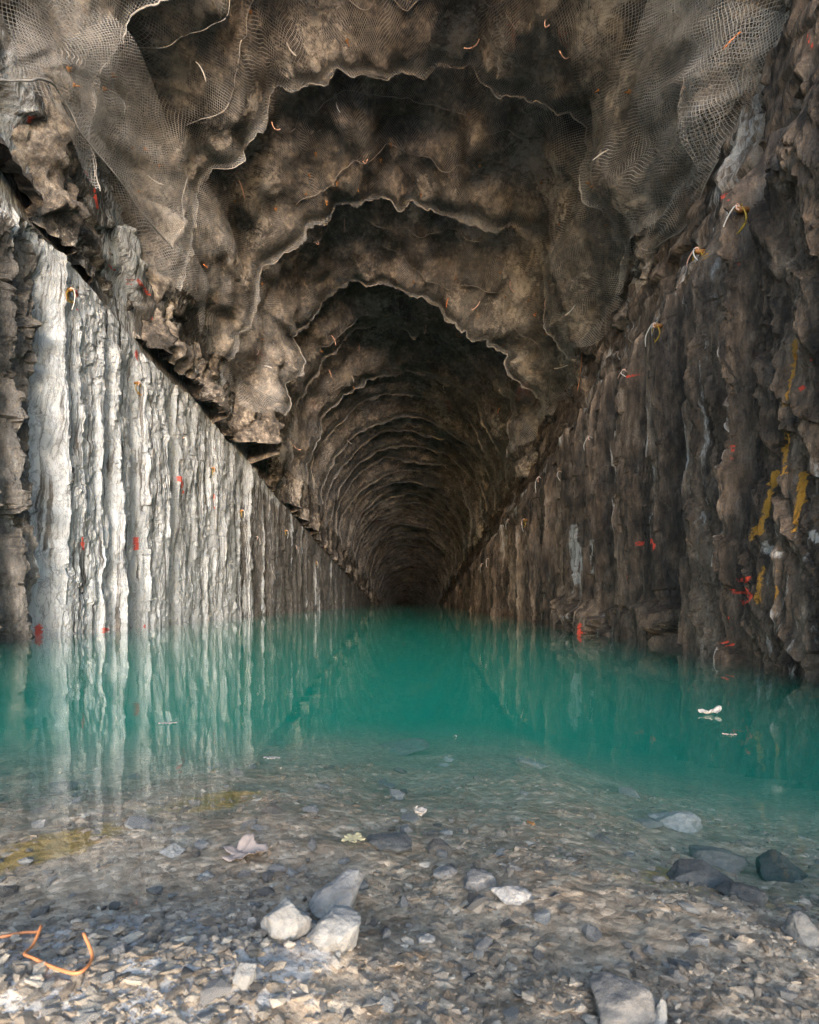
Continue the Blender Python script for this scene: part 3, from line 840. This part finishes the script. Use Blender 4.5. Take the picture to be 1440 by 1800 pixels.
def curl_pts(L, bend, twist, n=9):
    pts, p, a = [], np.zeros(3), 0
    for i in range(n):
        pts.append(p.copy()); a = bend * i / n
        p = p + L / n * np.array([math.sin(a), math.sin(twist * i / n) * .3, math.cos(a)])
    return np.array(pts)
tubes = []
for i in range(10):
    tubes.append(tube_mesh("tube_end", curl_pts(rr.uniform(.28, .55), rr.uniform(-2.2, 2.2), rr.uniform(-3, 3)), .0105, [M_TUBEP, M_TUBEW, M_TUBEP, M_TUBEO][i % 4], 5))
TLAB = {0: ("thin faded pink tube end sticking out of the vault net", "pink tube ends in the vault"),
        1: ("thin white tube end sticking out of the vault net", "white tube ends in the vault"),
        3: ("thin orange tube end sticking out of the vault net", "orange tube ends in the vault")}
for i in range(62):
    k = min(int(rr.expovariate(1 / 4.0)), 12)
    p, nrm = net_point(k, rr.uniform(.03, .97), rr.uniform(.2, .95))
    q = rr.randrange(10)
    o = link(bpy.data.objects.new("tube_end", tubes[q]))
    o.location = p
    o.rotation_euler = (nrm + Vector((rr.uniform(-.5, .5), rr.uniform(-.7, .2), rr.uniform(-1.1, .0)))).to_track_quat('Z', 'Y').to_euler()
    o.rotation_euler.rotate_axis('Z', rr.uniform(0, 6.28))
    l, g = TLAB[{0: 0, 1: 1, 2: 0, 3: 3}[q % 4]]
    tag(o, l, "tube", g)

# drill-hole tubes along the bench tops, most with a yellow paint ring
def wall_hit(Pw, px, py):
    A = Pw[..., 1]
    u = VX + Pw[..., 0] / A * F; v = VY - (Pw[..., 2] - H) / A * F
    dd = (u - px) ** 2 + (v - py) ** 2 + np.where(A < 2.4, 1e6, 0)
    near = np.argwhere(dd < dd.min() + 12)
    i = min(near, key=lambda q: A[q[0], q[1]])
    return Vector(Pw[i[0], i[1]])
def hole_tube(p, side, L, bend, label, ring, yaw, white=True):
    root = link(bpy.data.objects.new("drill_hole_tube", None))
    root.location = p + Vector((-side * .03, -.02, 0))
    tag(root, label, "tube", "tubes hanging from drill holes on the bench walls")
    pts = smooth_path([(0, 0, 0), (-side * .08, -.03, .02), (-side * .12, yaw * .5, -.05 * bend), (-side * .13, yaw, -L * .6), (-side * .10, yaw * 1.5, -L)], 14)
    link(bpy.data.objects.new("tube", tube_mesh("tube", pts * .8, .0065, M_TUBEW if white else M_TUBEP, 6)), root)
    pts2 = smooth_path([(0, 0, 0), (-side * .07, -.04, .03), (-side * .10, -yaw * .6, -.03), (-side * .10, -yaw, -L * .35)], 9)
    link(bpy.data.objects.new("tube", tube_mesh("tube", pts2 * .8, .006, M_TUBEP, 5)), root)
    if ring:
        a = np.linspace(.3, 5.9, 18)
        rp = np.stack([-side * (.035 + .015 * np.sin(a * 3)), .13 * np.cos(a) * (1 + .15 * np.sin(2 * a)), -.12 + .18 * np.sin(a)], -1)
        link(bpy.data.objects.new("paint_ring", tube_mesh("paint_ring", rp * .62, .006 + .004 * np.sin(a * 2), M_YEL, 5)), root)
        plug = tube_mesh("hole_plug", np.array([(side * .05, 0, 0), (-side * .02, 0, 0), (-side * .06, -.01, .01)]), np.array([.024, .026, .014]), M_PIN, 7)
        link(bpy.data.objects.new("hole_plug", plug), root)
LT = [(122, 512, .40, 1), (243, 672, .34, 1), (322, 770, .2, 0), (376, 822, .35, 1), (422, 895, .35, 1), (452, 945, .3, 0), (500, 930, .4, 1), (520, 958, .4, 0), (556, 985, .4, 1)]
for i, (px, py, L, ring) in enumerate(LT):
    hole_tube(wall_hit(Pl, px, py), -1, L, 1, ORD[i] + " drill-hole tube from the mouth below the pale bench top" + (", yellow-ringed" if ring else ", no paint ring"), ring, .16 if i % 2 else -.05)
RT = [(1308, 375, .24, 1), (1232, 442, .26, 1), (1158, 572, .22, 1), (1108, 655, .16, 0), (1042, 770, .2, 0), (985, 830, .24, 0), (952, 838, .4, 0), (922, 912, .4, 1), (900, 912, .35, 0), (862, 980, .4, 0), (848, 990, .4, 0)]
for i, (px, py, L, ring) in enumerate(RT):
    hole_tube(wall_hit(Pr, px, py), 1, L, 1, ORD[i] + " drill-hole tube from the mouth on the dark wet bench" + (", yellow-ringed" if ring else ", no paint ring"), ring, -.14 if i % 2 else .12)

# thin orange cord hanging from the net's lower edge
p0 = wall_hit(Pr, 1022, 600)
ylen = p0.y
cp = [((q[0] - VX) / F * ylen, ylen - .25 + .02 * i, H + (VY - q[1]) / F * ylen) for i, q in enumerate([(1020, 588), (1019, 610), (1018, 640), (1016, 668), (1012, 690), (1010, 715)])]
tag(link(bpy.data.objects.new("hanging_cord", tube_mesh("hanging_cord", smooth_path(cp, 24), .010, M_CORD, 5))),
    "long thin orange cord hanging down over the dark broken rock band", "cord")

# ------------------------------------------------------------------ stones
def hull_stone(seed, n=11):
    r = np.random.RandomState(seed)
    p = r.normal(size=(n, 3)); p /= np.linalg.norm(p, axis=1)[:, None]
    p *= r.uniform(.75, 1.0, (n, 1)) * np.array([1, r.uniform(.6, .95), r.uniform(.4, .75)])
    bm = bmesh.new()
    for q in p: bm.verts.new(q)
    res = bmesh.ops.convex_hull(bm, input=bm.verts)
    bmesh.ops.delete(bm, geom=list({g for g in res['geom_interior'] + res['geom_unused'] if isinstance(g, bmesh.types.BMVert) and g.is_valid}), context='VERTS')
    bmesh.ops.triangulate(bm, faces=bm.faces)
    bm.verts.index_update()
    V = np.array([v.co[:] for v in bm.verts]); Fq = np.array([[v.index for v in f.verts] for f in bm.faces])
    bm.free()
    return V, Fq
LIB = [hull_stone(900 + i, 10) for i in range(24)]

# gravel too fine to count
rg = np.random.RandomState(5)
N = 38000
allV, allF, allT, base = [], [], [], 0
u = rg.rand(N)
gyv = 1 / (1 / .56 - u * (1 / .56 - 1 / 2.6))            # evenly spread over the picture
gxv = rg.uniform(-.85, .85, N) * (gyv + .12)
clump = vn(gxv * 7, gyv * 7, 0, 601)
sz = (.0016 + .0040 * rg.pareto(2.2, N).clip(0, 3.4)) * (.75 + .35 * gyv)
gz = ground_z(gxv, gyv, True)
heapm = sstep(.005, .035, gz)
keep = (rg.rand(N) < .36 + .55 * heapm + .60 * clump)
gxv, gyv, sz, gz, heapm = gxv[keep], gyv[keep], sz[keep], gz[keep], heapm[keep]
for i in range(len(gxv)):
    V, Fq = LIB[i % len(LIB)]
    a = rg.uniform(0, 6.28); c, s = math.cos(a), math.sin(a)
    W = V * sz[i] * np.array([1.15, 1, .65])
    W = np.stack([W[:, 0] * c - W[:, 1] * s, W[:, 0] * s + W[:, 1] * c, W[:, 2] + .18 * (W[:, 0] * rg.uniform(-1, 1) + W[:, 1] * rg.uniform(-1, 1))], -1)
    W += (gxv[i], gyv[i], gz[i] + sz[i] * (.02 + .12 * heapm[i]))
    tone = np.clip(rg.normal(.34 + .16 * heapm[i], .16), 0, .8)
    if rg.rand() < .06: tone = rg.uniform(.75, 1)
    allV.append(W); allF.append(Fq + base); allT.append(np.full(len(W), tone)); base += len(W)
gm = mesh_np("gravel", np.concatenate(allV), np.concatenate(allF), M_GRAVEL, False, {"tone": np.concatenate(allT)})
tag(link(bpy.data.objects.new("gravel", gm)), "grey broken gravel over the shore and the shallows", "gravel", kind="stuff")

def ground_at(px, py):
    y = H * F / (py - VY)
    for _ in range(12):
        x = (px - VX) * y / F
        y = (H - float(ground_z(x, y, False))) * F / (py - VY)
    return x, y, float(ground_z(x, y, False))

def detail_rock(name, seed, dims, lump=.22, cuts=26):
    """a chipped rock: a fine ball cut by flat faces and roughened"""
    bm = bmesh.new(); bmesh.ops.create_icosphere(bm, subdivisions=5, radius=1.0)
    V = np.array([v.co[:] for v in bm.verts]); Fq = np.array([[v.index for v in f.verts] for f in bm.faces]); bm.free()
    r = np.random.RandomState(seed)
    P = V.copy()
    for i in range(cuts):
        nn = r.normal(size=3); nn /= np.linalg.norm(nn)
        dd = r.uniform(.60, .92)
        o = P @ nn - dd
        P = P - np.clip(o, 0, None)[:, None] * nn * .93
    P *= (1 + lump * fbm(V[:, 0] * 1.2 + seed, V[:, 1] * 1.2, V[:, 2] * 1.2, 3, seed))[:, None]
    P *= (1 + .06 * fbm(V[:, 0] * 5 + seed, V[:, 1] * 5, V[:, 2] * 5, 4, seed + 5, .6, True))[:, None]
    P *= np.array(dims)
    return P, Fq

def put_rock(name, label, px, py, wpx, hpx, seed, mat, cat="stone", group=None, tilt=(0, 0, 0), sink=.25, deep=1.0, lump=.22):
    """a stone whose foot meets the ground at (px, py); wpx, hpx its size in the photograph"""
    x, y, z = ground_at(px, py)
    w = wpx * y / F / 2; h = hpx * y / F / 2
    P, Fq = detail_rock(name, seed, (w, w * .8 * deep, h), lump)
    o = link(bpy.data.objects.new(name, mesh_np(name, P, Fq, mat, True)))
    o.rotation_euler = tilt
    o.location = (x, y + w * .45 * deep, z + h * (1 - 2 * sink))
    tag(o, label, cat, group)
    return o
put_rock("stone", "blocky pale rock at the left of the three rocks on the shore", 494, 1655, 100, 84, 3, M_PALE, tilt=(.1, .15, .3))
put_rock("stone", "wide pale rock lying across in front of the long leaning one", 587, 1672, 132, 76, 11, M_PALE, tilt=(.05, -.12, .2))
put_rock("stone", "long greyish rock sloping back into the shallow water", 588, 1618, 78, 74, 19, M_STONE, tilt=(.28, .1, -.5), deep=2.3)
put_rock("stone", "small rounded pale rock in front of the three shore rocks", 432, 1735, 52, 54, 23, M_PALE, tilt=(0, .2, .9))
put_rock("stone", "tiny cream pebble beside the blocky pale rock", 440, 1630, 20, 24, 29, M_PALE)
# big flat pieces in and under the water
BOUL = [("pale slab under the turquoise water at the drop-off", 1205, 1462, 96, 46, 31, M_PALE, 1.2), ("dark boulder under water beyond the ochre silt", 1385, 1548, 100, 62, 37, M_DARKST, 1.1),
        ("thin greenish slab leaning down the drop-off", 1275, 1530, 110, 34, 41, M_STONE, 1.3), ("dark flat rock at the water's edge beside the drop-off", 1325, 1590, 84, 44, 43, M_DARKST, 1.3),
        ("dark rounded rock on the shore by the right bench", 1425, 1660, 90, 62, 47, M_DARKST, 1.0), ("long dark sliver of rock along the drop-off", 1250, 1560, 110, 30, 53, M_DARKST, 1.4),
        ("broad flat grey slab at the dry edge of the shore", 1110, 1800, 150, 70, 59, M_STONE, 1.2), ("upright cream chip wedged beside the broad flat slab", 1165, 1800, 50, 66, 61, M_PALE, .8),
        ("flat brown slab in the shallows with blue-grey end", 905, 1592, 78, 36, 67, M_STONE, 1.4), ("squarish brown slab in the shallows", 845, 1560, 74, 40, 71, M_STONE, 1.2),
        ("small squarish slab in the shallows beside the brown one", 782, 1548, 50, 32, 73, M_STONE, 1.3), ("flat dark slab under the bleached leaf", 690, 1498, 90, 34, 79, M_DARKST, 1.3),
        ("grey rounded slab beyond the bleached leaf", 772, 1502, 50, 42, 83, M_STONE, 1.1), ("white wedge stone beside the bleached leaf", 712, 1492, 36, 22, 89, M_PALE, 1.0),
        ("pale flat stone in the clear shallows", 940, 1350, 60, 20, 97, M_PALE, 1.6), ("pale greenish stone deeper in the shallows", 1330, 1312, 30, 12, 101, M_PALE, 1.6),
        ("cream rounded stone in the ochre silt", 298, 1505, 44, 28, 103, M_PALE, 1.2), ("pale broken stone in the shallows by the long rock", 356, 1548, 34, 16, 107, M_PALE, 1.2),
        ("pale slab far out in the shallows", 95, 1392, 56, 22, 109, M_STONE, 1.5), ("thin grey slab far out where the bed drops", 700, 1325, 90, 8, 113, M_STONE, 1.8),
        ("orange-brown chip in the middle shallows", 935, 1452, 18, 11, 127, M_PIN, 1.2), ("white chip on the dark wet gravel by the shore rocks", 594, 1684, 18, 20, 131, M_PALE, 1.0),
        ("grey stone half under the orange cord", 205, 1680, 40, 22, 137, M_STONE, 1.2), ("white fragment on the gravel right of the shore rocks", 748, 1660, 36, 20, 139, M_PALE, 1.2)]
for (lab, px, py, w, h, sd, mt, dp) in BOUL:
    put_rock("stone", lab, px, py, w, h, sd, mt, tilt=(.05, .1, sd % 6), deep=dp, sink=.42)

# medium stones, countable, alike
rr = random.Random(91)
SM = []
for i in range(14):
    V, Fq = hull_stone(2000 + i, 16)
    me = mesh_np("stone", V, Fq, M_STONE if i % 3 else M_PALE, False)
    SM.append((me, i % 3 == 0))
for i in range(230):
    py = rr.uniform(1330, 1798); px = rr.uniform(-20, 1460)
    x, y, z = ground_at(px, py)
    if y > 3: continue
    me, pale = SM[rr.randrange(14)]
    w = rr.uniform(8, 22) * (y / F) * (1.5 if rr.random() < .12 else 1)
    o = link(bpy.data.objects.new("stone", me))
    o.location = (x, y, z + w * .12); o.scale = (w * 1.1, w, w * .75)
    o.rotation_euler = (rr.uniform(-.3, .3), rr.uniform(-.3, .3), rr.uniform(0, 6.28))
    under = z < -.01
    if pale: tag(o, "small angular pale stone " + ("under the shallow water" if under else "on the gravel shore"), "stone", "pale stones " + ("in the shallows" if under else "on the shore"))
    else: tag(o, "small angular grey-brown stone " + ("under the shallow water" if under else "on the gravel shore"), "stone", "grey-brown stones " + ("in the shallows" if under else "on the shore"))

# ------------------------------------------------------------------ leaves and cord
def leaf_mesh(name, outline, mat, curl, seed, fold=0.0):
    """thin lobed leaf with raised veins' cupping, 0.6 mm thick"""
    r = random.Random(seed); n = 44; ringn = 7
    a = np.linspace(0, 2 * np.pi, n, endpoint=False)
    R = outline(a)
    V = [(0, 0, 0)]
    for j in range(1, ringn + 1):
        q = j / ringn
        for i in range(n):
            x, y = q * R[i] * math.cos(a[i]), q * R[i] * math.sin(a[i])
            z = curl * (q * R[i]) ** 2 * (1 + .8 * math.sin(3 * a[i] + seed)) + .05 * math.sin(9 * a[i]) * q * q + fold * abs(y) + .07 * min(1, curl * 4) * math.sin(7 * x + seed) * math.cos(9 * y + 2 * seed)
            V.append((x, y, z))
    Fq = [(0, 1 + i, 1 + (i + 1) % n) for i in range(n)]
    for j in range(ringn - 1):
        b = 1 + j * n
        Fq += [(b + i, b + n + i, b + n + (i + 1) % n, b + (i + 1) % n) for i in range(n)]
    me = bpy.data.meshes.new(name); me.from_pydata(V, [], Fq); me.materials.append(mat)
    me.polygons.foreach_set("use_smooth", np.ones(len(Fq), dtype=bool))
    return me
maple = lambda a: .45 + .33 * np.abs(np.cos(2.5 * a)) ** 1.5 + .12 * np.abs(np.sin(8 * a)) + .1 * np.cos(a)
oval = lambda a: 1 / np.sqrt((np.cos(a) / 1.0) ** 2 + (np.sin(a) / .42) ** 2)
def put_leaf(label, px, py, wpx, fn, mat, curl, seed, rot, z=None, fold=0.0, flat_=1.0):
    if z is None:
        x, y, zz = ground_at(px, py)
        zz = max(zz, -.004) + .006
    else:
        y = (H - z) * F / (py - VY); x = (px - VX) * y / F; zz = z
    o = link(bpy.data.objects.new("leaf", leaf_mesh("leaf", fn, mat, curl, seed, fold)))
    s = wpx * y / F / 2
    o.scale = (s, s, s * flat_); o.location = (x, y, zz); o.rotation_euler = rot
    sm = o.modifiers.new("thickness", 'SOLIDIFY'); sm.thickness = .01
    tag(o, label, "leaf")
    return o
put_leaf("crumpled dry pinkish leaf lying on the wet gravel", 425, 1505, 96, maple, M_LEAFP, .22, 5, (.08, -.05, .3), fold=.10)
put_leaf("flat sodden yellow lobed leaf in the shallow water behind the long rock", 620, 1486, 52, maple, M_LEAFY, .05, 9, (0, 0, 1.1))
put_leaf("curled bleached leaf standing on the stones in the shallows", 732, 1462, 44, oval, M_LEAFW, .5, 3, (.9, .2, 1.3), fold=.5)
put_leaf("pale leaf with raised tip floating near the dark bench", 1248, 1254, 44, oval, M_LEAFW, .35, 7, (0, 0, .15), z=.004, fold=.3)
put_leaf("narrow white leaf floating on the pale wall's reflection", 295, 1271, 34, oval, M_LEAFW, .05, 2, (0, 0, .05), z=.003)
put_leaf("narrow cream leaf floating where the bed turns clear", 478, 1332, 30, oval, M_LEAFW, .05, 4, (0, 0, -.03), z=.003)
put_leaf("small pinkish leaf floating beside the red painted buttress reflection", 1282, 1291, 24, oval, M_LEAFP, .1, 6, (0, 0, -.2), z=.003)
put_leaf("tiny white floating scrap over the clear green shallows", 801, 1294, 8, oval, M_LEAFW, .3, 8, (0, .3, 1.2), z=.004)
put_leaf("white scrap floating against the foot of the dark bench", 1258, 1146, 22, oval, M_LEAFW, .3, 12, (0, 0, .1), z=.004)

cpts = []
for q in [(-40, 1664), (0, 1656), (40, 1648), (66, 1646), (72, 1653), (58, 1670), (43, 1685), (60, 1694), (98, 1711), (132, 1720), (152, 1710), (162, 1688), (163, 1660)]:
    x, y, z = ground_at(*q); cpts.append((x, y, z + .006))
cpts[-1] = (cpts[-1][0], cpts[-1][1] - .02, cpts[-1][2] + .02)
cpts[4] = (cpts[4][0], cpts[4][1], cpts[4][2] + .012)
tag(link(bpy.data.objects.new("orange_cord", tube_mesh("orange_cord", smooth_path(cpts, 90), .0019, M_CORD, 8))),
    "bent orange plastic cord lying on the gravel shore", "cord")
